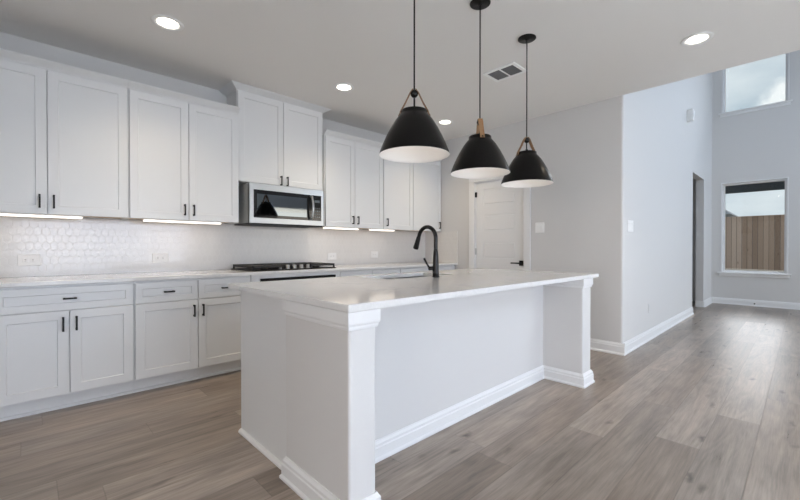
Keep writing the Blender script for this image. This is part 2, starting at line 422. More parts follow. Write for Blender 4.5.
# ------------------------------------------------------------------ pantry door
def face_minus_x(bm):      # built facing -Y about the origin (x right) -> facing -X: local x becomes -Y
    bm.transform(Matrix.Rotation(R(-90), 4, 'Z'))
b = BM()
pz = [(.27, .49), (.633, .853), (.995, 1.215), (1.37, 1.59), (1.73, 1.95)]
zs = [.012]; holes = set()
for k, (p, q) in enumerate(pz): zs += [p, q]; holes.add((1, 2 * k + 1))
zs += [DZ - .012]
grid_solid(b, [DY0 + .012, DY0 + .135, DY1 - .135, DY1 - .012], zs, holes, XD + .018, XD + .025, 'YZ')
box(b, XD + .025, XD + .055, DY0 + .012, DY1 - .012, .012, DZ - .012)
for p, q in pz:
    t = BM(); box(t, XD + .020, XD + .028, DY0 + .15, DY1 - .15, p + .015, q - .015, .004); merge(b, t)
door = struct('door_1', b, M_trim)
b = BM(); cw = .09
for (y0, y1, z0, z1) in ((DY0 - cw, DY0, 0, DZ), (DY1, DY1 + cw, 0, DZ), (DY0 - cw, DY1 + cw, DZ, DZ + cw)):
    box(b, XD - .018, XD - .0005, y0, y1, z0, z1, .004)
for (y0, y1, z0, z1) in ((DY0 + .0005, DY0 + .01, 0, DZ - .0005), (DY1 - .01, DY1 - .0005, 0, DZ - .0005), (DY0 + .01, DY1 - .01, DZ - .01, DZ - .0005)):
    box(b, XD + .001, XD + .11, y0, y1, z0, z1)
obj('casing', b, M_trim, door)
b = BM(); hy, hz = 2.505, .94
box(b, XD + .008, XD + .018, hy - .033, hy + .033, hz - .033, hz + .033, .003)
tube(b, [(XD + .01, hy, hz), (XD - .035, hy, hz)], .011)
box(b, XD - .046, XD - .032, hy - .012, hy + .125, hz - .009, hz + .009, .004)
obj('door_handle', b, M_black, door, 'black lever handle on a square rose')
b = BM(); box(b, XD - .004, XD + .017, DY1 - .028, DY1 - .002, 1.845, 1.915, .003); obj('hinge', b, M_black, door, 'dark upper hinge')
for z in (1.04, .25):
    b = BM(); box(b, XD - .003, XD + .017, DY1 - .022, DY1 - .002, z, z + .09, .003); obj('hinge', b, M_hinge, door)

# ------------------------------------------------------------------ windows in the far wall
def window(n, z0, z1):
    y0, y1 = WY0, WY1
    b = BM(); lw = .022; fx0, fx1 = XF + .085, XF + .135; fw = lw + .034
    grid_solid(b, [y0 + .001, y0 + lw, y1 - lw, y1 - .001], [z0 + .001, z0 + .008, z1 - lw, z1 - .001], {(1, 1)}, XF - .004, XF + .149, 'YZ')
    grid_solid(b, [y0 + lw, y0 + fw, y1 - fw, y1 - lw], [z0 + .008, z0 + .036, z1 - fw, z1 - lw], {(1, 1)}, fx0, fx1, 'YZ')
    w = struct('window_%d' % n, b, M_trim)
    b = BM(); box(b, fx0 + .02, fx0 + .026, y0 + fw, y1 - fw, z0 + .036, z1 - fw); obj('pane', b, M_pane, w)
    b = BM(); box(b, XF - .05, XF - .0045, y0 - .045, y1 + .045, z0 - .022, z0 + .006, .004)
    box(b, XF - .018, XF - .0005, y0 - .02, y1 + .02, z0 - .075, z0 - .022, .003); obj('sill', b, M_trim, w)
window(1, .645, 2.455); window(2, 3.86, 5.2)

# ------------------------------------------------------------------ outside the far windows
b = BM()
vs = [b.verts.new(p) for p in ((XF + .16, -30, -.12), (17.3, -30, .44), (17.3, 30, .44), (XF + .16, 30, -.12), (80, -60, .44), (80, 60, .44))]
b.faces.new((vs[0], vs[1], vs[2], vs[3])); b.faces.new((vs[1], vs[4], vs[5], vs[2]))
o = struct('ground', b, M_dirt)
b = BM(); FX = 17.0
y = -3.9
while y < 5.5:
    dx = random.choice((0, .004, .009)); box(b, FX + dx, FX + .0178, y + .0006, y + .1294, .43 + random.uniform(0, .012), 2.13); y += .13
fence = tag(thing('fence', 'tall brown cedar board fence beyond the lower window', 'fence', (FX, .8, .43)), 'tall brown cedar board fence beyond the lower window', 'fence')
obj('board_panel', b, M_fence, fence)
b = BM(); box(b, FX - .03, FX + .08, -3.9, 5.5, 2.13, 2.17); box(b, FX - .012, FX, -3.9, 5.5, 2.04, 2.13); obj('cap_rail', b, M_fence, fence)
b = BM()
for z in (.7, 1.8): box(b, FX + .018, FX + .06, -3.9, 5.5, z, z + .09)
obj('back_rail', b, M_fence, fence)
nh = thing('neighbor_house', 'grey hipped roof of a neighbouring house above the fence', 'house', (30, 8, .44))
b = BM(); box(b, 25.5, 36, 3.2, 14, .44, 2.9); obj('wall', b, M_house, nh)
b = BM(); e = [(25, 2.5), (36.5, 2.5), (36.5, 14.5), (25, 14.5)]
lo = [b.verts.new((x, y, 2.8)) for x, y in e]; hi = [b.verts.new((x, y, 6.6)) for x, y in ((30, 7.5), (31.5, 7.5), (31.5, 9.5), (30, 9.5))]
for i in range(4): b.faces.new((lo[i], lo[(i+1) % 4], hi[(i+1) % 4], hi[i]))
b.faces.new(hi); b.faces.new(lo[::-1]); obj('roof', b, M_roof, nh)
b = BM(); box(b, XF + .75, XF + .85, -2.5, 4.5, 2.315, 2.62); box(b, XF + .16, XF + .75, -2.5, 4.5, 2.56, 2.62)
tag(obj('roof_eave', b, M_fascia), 'dark eave edge across the top of the lower window, outside', 'eave')

# ------------------------------------------------------------------ backsplash
b = BM(); box(b, -.6, XD - .001, YW - .010, YW - .0005, CT + .001, 1.380); struct('backsplash', b, M_tile)
b = BM(); box(b, XD - .010, XD - .0005, YC + .004, YW - .011, CT + .001, 1.380); struct('backsplash_return', b, M_tile_y)

# ================================================================== cabinets
def shaker(bm, x0, x1, z0, z1, yf, t=.02, st=.058):
    """shaker front facing -Y with a recessed flat panel"""
    q = BM(); box(q, x0, x1, yf, yf + t, z0, z1)
    bmesh.ops.bevel(q, geom=q.edges[:], offset=.0015, segments=1, affect='EDGES')
    q.faces.ensure_lookup_table(); q.normal_update()
    f = max([f for f in q.faces if f.normal.y < -.9], key=lambda f: f.calc_area())
    bmesh.ops.inset_region(q, faces=[f], thickness=st, depth=0, use_even_offset=True)
    bmesh.ops.inset_region(q, faces=[f], thickness=.004, depth=-.0075, use_even_offset=True)
    merge(bm, q)
def pull(bm, x, z, yf, length, vertical=True):
    d = .028; s = .0055; h = length / 2
    if vertical:
        box(bm, x - s, x + s, yf - d - .006, yf - d + .005, z - h, z + h, .0012)
        for k in (-1, 1): box(bm, x - s, x + s, yf - d, yf - .0005, z + k * (h - .008) - .006, z + k * (h - .008) + .006)
    else:
        box(bm, x - h, x + h, yf - d - .006, yf - d + .005, z - s, z + s, .0012)
        for k in (-1, 1): box(bm, x + k * (h - .008) - .006, x + k * (h - .008) + .006, yf - d, yf - .0005, z - s, z + s)
G = .0024
def add_door(root, x0, x1, z0, z1, yf, hx=None, hz=None):
    b = BM(); shaker(b, x0 + G, x1 - G, z0, z1, yf); d = obj('door', b, M_cab, root)
    if hx is not None: b = BM(); pull(b, hx, hz, yf, .10); obj('handle', b, M_black, d)
def crown(root, x0, x1, yf, z0, hgt, proj, left=None, right=None):
    """crown moulding along the front; left/right = depth of the return to the wall"""
    prof = [(.0, 0), (.006, 0), (.006, hgt * .14), (proj * .30, hgt * .34), (proj * .62, hgt * .60), (proj * .86, hgt * .80), (proj * .86, hgt * .86), (proj, hgt * .88), (proj, hgt), (0, hgt)]
    b = BM()
    path = []
    # sweep the profile round the corners: offset outline at every profile point
    def outline(u):
        pts = []
        if left is not None: pts += [(x0 - u, left)]
        pts += [(x0 - (u if left is not None else 0), yf - u), (x1 + (u if right is not None else 0), yf - u)]
        if right is not None: pts += [(x1 + u, right)]
        return pts
    rows = [[b.verts.new((x, y, z0 + v)) for x, y in outline(u)] for u, v in prof]
    n = len(rows); fs = []
    for i in range(n):
        a, c = rows[i], rows[(i + 1) % n]
        for k in range(len(a) - 1): fs.append(b.faces.new((a[k], a[k+1], c[k+1], c[k])))
    fs.append(b.faces.new([r_[0] for r_ in rows])); fs.append(b.faces.new([r_[-1] for r_ in rows][::-1]))
    bmesh.ops.recalc_face_normals(b, faces=fs)
    obj('crown_molding', b, M_cab, root)

UZ0, UZ1 = 1.383, 2.440
def upper(label, x0, x1, doors, group=None, right_return=None, left_return=None):
    root = thing('upper_cabinet', label, 'cabinet', ((x0 + x1) / 2, YW, UZ0), 0, group)
    b = BM(); e = .0008; y0 = YU + .0205
    box(b, x0 + e, x1 - e, y0, YW - .0008, UZ0 + .018, UZ1 + .004)
    box(b, x0 + e, x0 + .016, y0, YW - .0008, UZ0, UZ0 + .018); box(b, x1 - .016, x1 - e, y0, YW - .0008, UZ0, UZ0 + .018)
    box(b, x0 + .016, x1 - .016, y0, y0 + .018, UZ0, UZ0 + .018)
    obj('carcass', b, M_cab, root)
    b = BM(); box(b, x0 + .017, x1 - .017, y0 + .019, YW - .012, UZ0 + .010, UZ0 + .0175); obj('bottom_panel', b, M_ply, root, 'bare wood underside')
    for d in doors: add_door(root, d[0], d[1], UZ0 + .002, UZ1 - .004, YU, d[2], 1.475)
    crown(root, x0 + e, x1 - e, YU + .018, UZ1 + .004, .052, .058, left_return, right_return)
    return root
UG = 'white shaker upper cabinets'
upper('white two-door wall cabinet at the picture edge, farthest from the microwave', -.387, .597, [(-.383, .105, .062), (.105, .593, .139)])
upper('white two-door wall cabinet directly beside the microwave, gas cooktop end', .597, 1.494, [(.603, 1.046, 1.009), (1.046, 1.490, 1.083)])
upper('white two-door wall cabinet just past the microwave, towards the corner', 2.478, 3.375, [(2.484, 2.906, 2.868), (2.906, 3.371, 2.946)])
upper('white single-door wall cabinet behind the first pendant, handle on its microwave side', 3.375, 3.931, [(3.379, 3.929, 3.432)])
upper('white single-door wall cabinet in the corner against the pantry wall', 3.931, 4.541, [(3.934, 4.538, 4.494)])

# taller cabinet over the microwave
TX0, TX1, TY, TZ0, TZ1 = 1.4955, 2.4765, 3.872, 1.80, 2.694
tc_ = thing('microwave_cabinet', 'tall white two-door cabinet reaching the ceiling above the microwave', 'cabinet', ((TX0 + TX1) / 2, YW, TZ0))
b = BM(); box(b, TX0, TX1, TY + .0205, YW - .0008, TZ0, H - .001); obj('carcass', b, M_cab, tc_)
add_door(tc_, TX0 + .004, 1.985, TZ0 + .002, TZ1, TY, 1.950, 1.85); add_door(tc_, 1.985, TX1 - .004, TZ0 + .002, TZ1, TY, 2.022, 1.85)
crown(tc_, TX0, TX1, TY + .018, TZ1 + .003, H - .0015 - TZ1 - .003, .075, YW - .001, YW - .001)

# under-cabinet light bars
def light_bar(label, x0, x1):
    root = thing('light_bar', label, 'light', ((x0 + x1) / 2, YU + .07, UZ0), 0, 'lit bars under the wall cabinets')
    b = BM(); box(b, x0, x1, YU + .042, YU + .10, UZ0 - .007, UZ0 - .0006, .001); obj('housing', b, M_plate, root)
    b = BM(); box(b, x0 + .006, x1 - .006, YU + .044, YU + .098, UZ0 - .020, UZ0 - .0075, .003); obj('diffuser', b, M_bar, root)
    d = bpy.data.lights.new('light_bar_lamp', 'AREA'); d.shape = 'RECTANGLE'; d.size = x1 - x0 - .02; d.size_y = .05
    d.energy = BAR_POWER * (x1 - x0); d.color = (1.0, .80, .62)
    o = bpy.data.objects.new('light_bar_lamp', d); C.objects.link(o); o.location = ((x0 + x1) / 2, YU + .07, UZ0 - .022)
light_bar('lit light bar under the wall cabinet at the picture edge', -.37, .312)
light_bar('lit light bar under the wall cabinet beside the cooktop', .708, 1.345)
light_bar('lit light bar under the wall cabinet just past the microwave', 2.50, 3.00)
light_bar('shortest lit light bar, under the cabinets towards the pantry corner', 3.20, 3.62)

# base cabinets
DZ0, DZ1, RZ0, RZ1 = .126, .702, .708, .866
def base(label, x0, x1, doors, drawers):
    root = thing('base_cabinet', label, 'cabinet', ((x0 + x1) / 2, YW, 0))
    b = BM(); e = .0008
    box(b, x0 + e, x1 - e, YB + .0205, YW - .0008, .112, .8825)
    obj('carcass', b, M_cab, root)
    b = BM(); box(b, x0 + e, x1 - e, 3.645, 3.665, 0.0005, .1115)
    prism(b, [(3.645, .0005), (3.628, .0005), (3.628, .010), (3.634, .018), (3.645, .021)], 'X', x0 + e, x1 - e)
    box(b, x0 + e, x1 - e, 3.70, YW - .001, .0005, .1115)
    obj('toe_kick', b, M_cab, root)
    for d in doors: add_door(root, d[0], d[1], DZ0, DZ1, YB, d[2], .612)
    for x0_, x1_, hx in drawers:
        b = BM(); shaker(b, x0_ + G, x1_ - G, RZ0, RZ1, YB, st=.045); dr = obj('drawer', b, M_cab, root)
        b = BM(); pull(b, hx, (RZ0 + RZ1) / 2, YB, .075, False); obj('handle', b, M_black, dr)
    return root
base('white base cabinet with one wide drawer over two doors', -.171, .583, [(-.167, .206, .172), (.206, .579, .243)], [(-.167, .579, .208)])
base('white base cabinet with two drawers over two doors, next to the oven', .583, 1.488, [(.588, 1.034, 1.000), (1.034, 1.484, 1.070)], [(.588, 1.034, .817), (1.034, 1.484, 1.259)])
base('white base cabinet just past the oven, mostly hidden by the island', 2.483, 3.402, [(2.487, 2.943, 2.905), (2.943, 3.398, 2.98)], [(2.487, 2.943, 2.715), (2.943, 3.398, 3.17)])
base('white base cabinet in the corner against the pantry wall, hidden behind the island', 3.402, 4.515, [(3.406, 3.958, 3.92), (3.958, 4.511, 3.995)], [(3.406, 3.958, 3.68), (3.958, 4.511, 4.23)])
oc = thing('oven_cabinet', 'white cabinet frame around the oven below the cooktop', 'cabinet', (1.985, YW, 0))
b = BM()
box(b, 1.4888, 1.571, YB + .0005, YW - .001, .112, .8825); box(b, 2.414, 2.4822, YB + .0005, YW - .001, .112, .8825)
box(b, 1.571, 2.414, YB + .0005, YB + .03, .847, .8825); box(b, 1.571, 2.414, YB + .0005, YW - .001, .112, .17)
obj('carcass', b, M_cab, oc)
b = BM(); box(b, 1.4888, 2.4822, 3.645, 3.665, .0005, .1115); box(b, 1.4888, 2.4822, 3.70, YW - .001, .0005, .1115); obj('toe_kick', b, M_cab, oc)
ov = thing('wall_oven', 'black built-in oven under the cooktop, only its top edge showing', 'oven', (1.992, 3.8, .171))
b = BM(); box(b, 1.573, 2.412, YB + .002, 4.05, .172, .845); obj('body', b, M_steel, ov)
b = BM(); box(b, 1.573, 2.412, YB - .018, YB + .0015, .72, .845, .003); obj('control_panel', b, M_glass_b, ov)
b = BM(); box(b, 1.573, 2.412, YB - .022, YB + .0015, .175, .715, .003); od = obj('door', b, M_glass_b, ov)
b = BM(); tube(b, [(1.66, YB - .06, .66), (2.32, YB - .06, .66)], .011)
for x in (1.70, 2.28): tube(b, [(x, YB - .06, .66), (x, YB - .02, .66)], .008)
obj('handle', b, M_steel, od)

# perimeter countertop
b = BM(); box(b, -.20, XD - .0015, YC, YW - .0008, .884, CT, .003, 2)
tag(obj('countertop', b, M_quartz), 'long white quartz countertop along the back wall, under the cooktop', 'countertop')

# ================================================================== gas cooktop
ck = thing('gas_cooktop', 'black five-knob gas cooktop set in the back counter', 'cooktop', (1.993, 3.85, CT))
KX0, KX1, KY0, KY1 = 1.515, 2.46, 3.585, 4.10
b = BM(); box(b, KX0, KX1, KY0, KY1, CT + .0005, CT + .010, .004, 2); obj('tray', b, M_black, ck)
for cx, cy, rr in ((1.70, 3.72, .040), (1.70, 3.97, .048), (1.993, 3.90, .062), (2.286, 3.72, .040), (2.286, 3.97, .048)):
    b = BM(); lathe(b, [(0, .002), (rr, .002), (rr, .014), (rr * .75, .017), (rr * .72, .024), (0, .026)], (cx, cy, CT + .008), 24); obj('burner', b, M_iron, ck)
for g0, g1 in ((KX0 + .012, 1.838), (1.846, 2.140), (2.148, KX1 - .012)):
    b = BM(); za, zb = CT + .030, CT + .052; s = .014; ya, yb_ = KY0 + .012, KY1 - .012
    if g0 == 1.846: ya = KY0 + .085
    for y in (ya, yb_ - s, (ya + yb_) / 2 - s / 2, ya + (yb_ - ya) * .26, ya + (yb_ - ya) * .74, ya + (yb_ - ya) * .13, ya + (yb_ - ya) * .87): box(b, g0, g1, y, y + s, za, zb, .002)
    for x in (g0, g1 - s, (g0 + g1) / 2 - s / 2, g0 * .75 + g1 * .25, g0 * .25 + g1 * .75): box(b, x, x + s, ya, yb_, za, zb, .002)
    for x in (g0, g1 - s):
        for y in (ya, yb_ - s): box(b, x, x + s, y, y + s, CT + .0105, za)
    obj('grate', b, M_iron, ck)
for k in range(5):
    b = BM(); x = 1.822 + .0765 * k
    lathe(b, [(0, 0), (.024, 0), (.024, .005), (.020, .010), (.0185, .036), (.016, .040), (0, .040)], (x, 3.622, CT + .0105), 20)
    obj('knob', b, M_steel, ck, 'silver control knob')

# ================================================================== microwave
mw = thing('microwave', 'stainless over-range microwave with a black glass door', 'microwave', (1.983, 3.95, 1.372))
MX0, MX1, MY, MZ0, MZ1 = 1.563, 2.403, 3.749, 1.372, 1.777
b = BM(); box(b, MX0 + .004, MX1 - .004, MY + .045, YW - .012, MZ0 + .012, MZ1, .003); obj('body', b, M_mwside, mw)
b = BM(); box(b, MX0 + .002, MX1 - .002, MY + .02, YW - .012, MZ0, MZ0 + .0115, .002); box(b, MX0 + .06, MX0 + .34, MY + .08, YW - .08, MZ0 - .004, MZ0); box(b, MX1 - .34, MX1 - .06, MY + .08, YW - .08, MZ0 - .004, MZ0)
obj('vent_base', b, M_iron, mw)
b = BM(); box(b, MX0 + .001, MX1 - .001, MY + .026, MY + .0445, MZ0 + .012, MZ1 - .001); obj('gasket', b, M_gap, mw, 'black door edge')
b = BM(); ux = [MX0, MX0 + .040, MX1 - .030, MX1]; uz = [MZ0 + .012, MZ0 + .064, MZ1 - .062, MZ1]
grid_solid(b, ux, uz, {(1, 1)}, MY, MY + .025, 'XZ'); obj('door_frame', b, M_steel, mw)
XC = MX1 - .135
b = BM(); box(b, ux[1] + .0005, XC, MY + .004, MY + .025, uz[1] + .0005, uz[2] - .0005); dg = obj('door_glass', b, M_glass_b, mw)
b = BM(); box(b, ux[1] + .035, XC - .075, MY + .0025, MY + .0042, uz[1] + .032, uz[2] - .040); obj('window', b, M_screen, dg)
b = BM(); box(b, XC + .002, ux[2] - .0005, MY + .003, MY + .025, uz[1] + .0005, uz[2] - .0005); cp = obj('control_panel', b, M_glass_b, mw)
b = BM(); box(b, XC + .022, ux[2] - .018, MY + .0015, MY + .0032, uz[2] - .080, uz[2] - .050); obj('display', b, M_disp, cp)
for j in range(4):
    for i in range(3):
        b = BM(); x = XC + .022 + i * .026; z = uz[1] + .035 + j * .032
        box(b, x, x + .017, MY + .002, MY + .0032, z, z + .014); obj('button', b, M_disp, cp)
b = BM(); zc = (uz[1] + uz[2]) / 2; hh = .125; hx = XC - .028
pts = [(hx, MY + .004, zc - hh), (hx, MY - .030, zc - hh + .006)] + [(hx, MY - .030 - .022 * math.cos(R(90) * k / 5), zc + (hh - .012) * k / 5) for k in range(-5, 6)] + [(hx, MY - .030, zc + hh - .006), (hx, MY + .004, zc + hh)]
tube(b, pts, .0115, 12); obj('handle', b, M_steel, mw, 'bowed silver handle')

# ================================================================== island
IX0, IX1, IY0, IY1 = .900, 3.560, 1.228, 2.489
isl = thing('kitchen_island', 'white kitchen island with square end pillars and recessed seating side', 'island', (2.2, 1.9, 0))
PXA, PXB, PYA, PYB = .916, 1.056, 1.246, 1.765          # near pillar
QXA, QXB = 3.258, 3.430                                   # far pillar
EP, ER, KP = .946, 3.40, 1.583                            # end panels, knee panel
def rbox(x0, x1, y0, y1, z0, z1, r=.012, which=(1, 1, 0, 0)):
    """pillar with bullnosed front corners"""
    b = BM(); n = 5; pts = []
    for (cx, cy, a0, on_) in ((x0 + r, y0 + r, 180, which[0]), (x1 - r, y0 + r, 270, which[1]), (x1 - r, y1 - r, 0, which[2]), (x0 + r, y1 - r, 90, which[3])):
        if on_: pts += [(cx + r * math.cos(R(a0 + 90 * k / n)), cy + r * math.sin(R(a0 + 90 * k / n))) for k in range(n + 1)]
        else: pts += [(x0 if cx < (x0 + x1) / 2 else x1, y0 if cy < (y0 + y1) / 2 else y1)]
    prism(b, pts, 'Z', z0, z1); return b
M_isl = paint('island_wall_paint', (.68, .67, .66), .6, .10, 160)
obj('pillar', rbox(PXA, PXB, PYA, PYB, .0005, .883), M_isl, isl); obj('pillar', rbox(QXA, QXB, PYA, PYB, .0005, .883), M_isl, isl)
b = BM(); box(b, PXB, QXA, KP, KP + .02, .0005, .883); obj('back_panel', b, M_isl, isl)
b = BM(); box(b, EP, EP + .02, PYB + .0005, 2.405, .0005, .883, .001); obj('end_panel', b, M_cab, isl)
b = BM(); box(b, ER - .02, ER, PYB + .0005, 2.405, .0005, .883, .001); obj('end_panel', b, M_cab, isl)
b = BM(); box(b, EP + .021, 1.80, KP + .021, 2.405, .0005, .883); box(b, 2.62, ER - .021, KP + .021, 2.405, .0005, .883); box(b, 1.80, 2.62, KP + .021, 2.405, .0005, .62)
box(b, 1.80, 2.62, 2.397, 2.405, .62, .883)
obj('carcass', b, M_cab, isl)
xs = [EP + .03, 1.55, 2.18, 2.80, ER - .03]
for a, c in zip(xs, xs[1:]):
    b = BM(); q = BM(); shaker(q, -c + G, -a - G, .126, .865, 0); merge(b, q, Matrix.Translation((0, 2.4262, 0)) @ Matrix.Rotation(math.pi, 4, 'Z')); obj('door', b, M_cab, isl)
# stepped cap moulding and baseboards follow the outline of the ends and the knee space
def sweep_outline(bm, path, prof, closed=False):
    """profile (out, z) swept along a 2-D path whose outward side is on the right of travel"""
    n = len(path); P2 = [Vector(p) for p in path]
    rows = []
    for u, v in prof:
        row = []
        for i in range(n):
            a = (P2[i] - P2[i-1]).normalized() if i > 0 or closed else None
            c = (P2[(i+1) % n] - P2[i]).normalized() if i < n-1 or closed else None
            na = Vector((a.y, -a.x)) if a else None; nc = Vector((c.y, -c.x)) if c else None
            if na is None: off = nc * u
            elif nc is None: off = na * u
            else:
                m_ = (na + nc); off = m_ / m_.length_squared * 2 * u if m_.length > 1e-6 else na * u
            row.append(bm.verts.new((P2[i].x + off.x, P2[i].y + off.y, v)))
        rows.append(row)
    k = len(rows); fs = []
    for i in range(k):
        a, c = rows[i], rows[(i+1) % k]
        for j in range(n - 1): fs.append(bm.faces.new((a[j], a[j+1], c[j+1], c[j])))
    fs.append(bm.faces.new([r_[0] for r_ in rows])); fs.append(bm.faces.new([r_[-1] for r_ in rows][::-1]))
    bmesh.ops.recalc_face_normals(bm, faces=fs)
BBP = [(0, .001), (.026, .001), (.026, .012), (.018, .022), (.018, .070), (.014, .076), (.014, .090), (.006, .102), (.004, .108), (0, .108)]
CAP = [(0, .808), (.005, .808), (.007, .815), (.007, .824), (.011, .827), (.013, .834), (.013, .8825), (0, .8825)]
pathA = [(PXA, PYB), (PXA, PYA), (PXB, PYA), (PXB, KP)]
pathB = [(QXA, KP), (QXA, PYA), (QXB, PYA), (QXB, PYB)]
for pth in (pathA, pathB):
    full = [(EP, pth[0][1])] + pth if pth is pathA else pth + [(ER, PYB)]
    b = BM(); sweep_outline(b, full, CAP); obj('cap_molding', b, M_trim, isl)
b = BM(); sweep_outline(b, [(EP + .0005, PYB), (PXA, PYB), (PXA, PYA), (PXB, PYA), (PXB, KP), (QXA, KP), (QXA, PYA), (QXB, PYA), (QXB, PYB), (ER - .0005, PYB)], BBP); obj('baseboard', b, M_trim, isl)
SHOE = [(0, .001), (.018, .001), (.018, .008), (.014, .016), (.006, .022), (0, .024)]
b = BM(); sweep_outline(b, [(EP, 2.405), (EP, PYB + .027)], SHOE); obj('shoe_molding', b, M_trim, isl)
b = BM(); sweep_outline(b, [(ER, PYB + .027), (ER, 2.405)], SHOE); obj('shoe_molding', b, M_trim, isl)

# island countertop with the sink cut-out
SX0, SX1, SY0, SY1 = 1.842, 2.578, 2.035, 2.384
b = BM(); grid_solid(b, [IX0, SX0, SX1, IX1], [IY0, SY0, SY1, IY1], {(1, 1)}, .884, CT, 'XY')
bmesh.ops.bevel(b, geom=[e for e in b.edges if e.calc_face_angle(0) > 1], offset=.003, segments=2, affect='EDGES')
tag(obj('island_countertop', b, M_quartz), 'white quartz island top with faint grey veins and a sink cut-out', 'countertop')
sk = thing('kitchen_sink', 'stainless double-bowl undermount sink in the island top', 'sink', (2.21, 2.2, .66))
def bowl(x0, x1, y0, y1, z0, z1, t=.004):
    b = BM(); n = 4; r = .05
    def ring(d, z):
        pts = []
        for cx, cy, a0 in ((x1 - r, y1 - r, 0), (x0 + r, y1 - r, 90), (x0 + r, y0 + r, 180), (x1 - r, y0 + r, 270)):
            pts += [(cx + (r - d) * math.cos(R(a0 + 90 * k / n)), cy + (r - d) * math.sin(R(a0 + 90 * k / n)), z) for k in range(n + 1)]
        return [b.verts.new(p) for p in pts]
    R_ = [ring(-.0, z1), ring(.004, z0 + .03), ring(.02, z0 + .008), ring(.045, z0)]
    O_ = [ring(-t, z1), ring(-t, z0 - t)]
    m = len(R_[0])
    def band(a, c):
        for k in range(m):
            f = b.faces.new((a[k], a[(k+1) % m], c[(k+1) % m], c[k])); f.smooth = True
    for a, c in zip(R_, R_[1:]): band(a, c)
    b.faces.new(R_[-1]); band(O_[0], R_[0]); band(O_[1], O_[0]); b.faces.new(O_[1][::-1])
    bmesh.ops.recalc_face_normals(b, faces=b.faces[:]); return b
mid = 2.205
for x0, x1 in ((SX0 - .006, mid - .012), (mid + .012, SX1 + .006)):
    bo = obj('bowl', bowl(x0, x1, SY0 - .006, SY1 + .006, .690, .883), M_steel_d, sk)
    b = BM(); lathe(b, [(0, .0005), (.040, .0005), (.044, .004), (.036, .005), (.030, .002), (0, .002)], ((x0 + x1) / 2, (SY0 + SY1) / 2, .690), 24); obj('drain', b, M_steel, bo)
b = BM(); box(b, mid - .0075, mid + .0075, SY0 + .02, SY1 - .02, .80, .880, .004); obj('divider', b, M_steel_d, sk)

# faucet
FXc, FYc = 2.226, 1.930
fa = thing('faucet', 'dark bronze gooseneck faucet on the island top', 'faucet', (FXc, FYc, CT))
b = BM(); lathe(b, [(0, .0008), (.027, .0008), (.027, .006), (.0245, .010), (.0235, .06), (.0228, .09), (.0205, .16), (.0172, .20), (.0160, .206), (0, .206)], (FXc, FYc, CT), 28); obj('body', b, M_bronze, fa)
b = BM(); rr = .088; zt = CT + .296
pts = [(FXc, FYc, CT + .19)] + [(FXc, FYc, CT + .19 + .106 * k / 4) for k in range(1, 5)]
pts += [(FXc, FYc + rr - rr * math.cos(R(165) * k / 16), zt + rr * math.sin(R(165) * k / 16)) for k in range(1, 17)]
e0 = Vector(pts[-1]); dr = (Vector(pts[-1]) - Vector(pts[-2])).normalized()
pts += [tuple(e0 + dr * .012)]
tube(b, pts, .0150, 16); obj('spout', b, M_bronze, fa)
b = BM(); q = e0 + dr * .010
tube(b, [q, q + dr * .004, q + dr * .03, q + dr * .085, q + dr * .10], [.0155, .0168, .0178, .0222, .0212], 18); obj('spray_head', b, M_black, fa)
b = BM(); tube(b, [(FXc - .018, FYc + .008, CT + .068), (FXc - .052, FYc + .02, CT + .068)], [.0165, .0150], 16)
tube(b, [(FXc - .047, FYc + .02, CT + .070), (FXc - .062, FYc + .032, CT + .10), (FXc - .080, FYc + .046, CT + .145)], [.0075, .0068, .0085], 12)
obj('lever', b, M_bronze, fa)

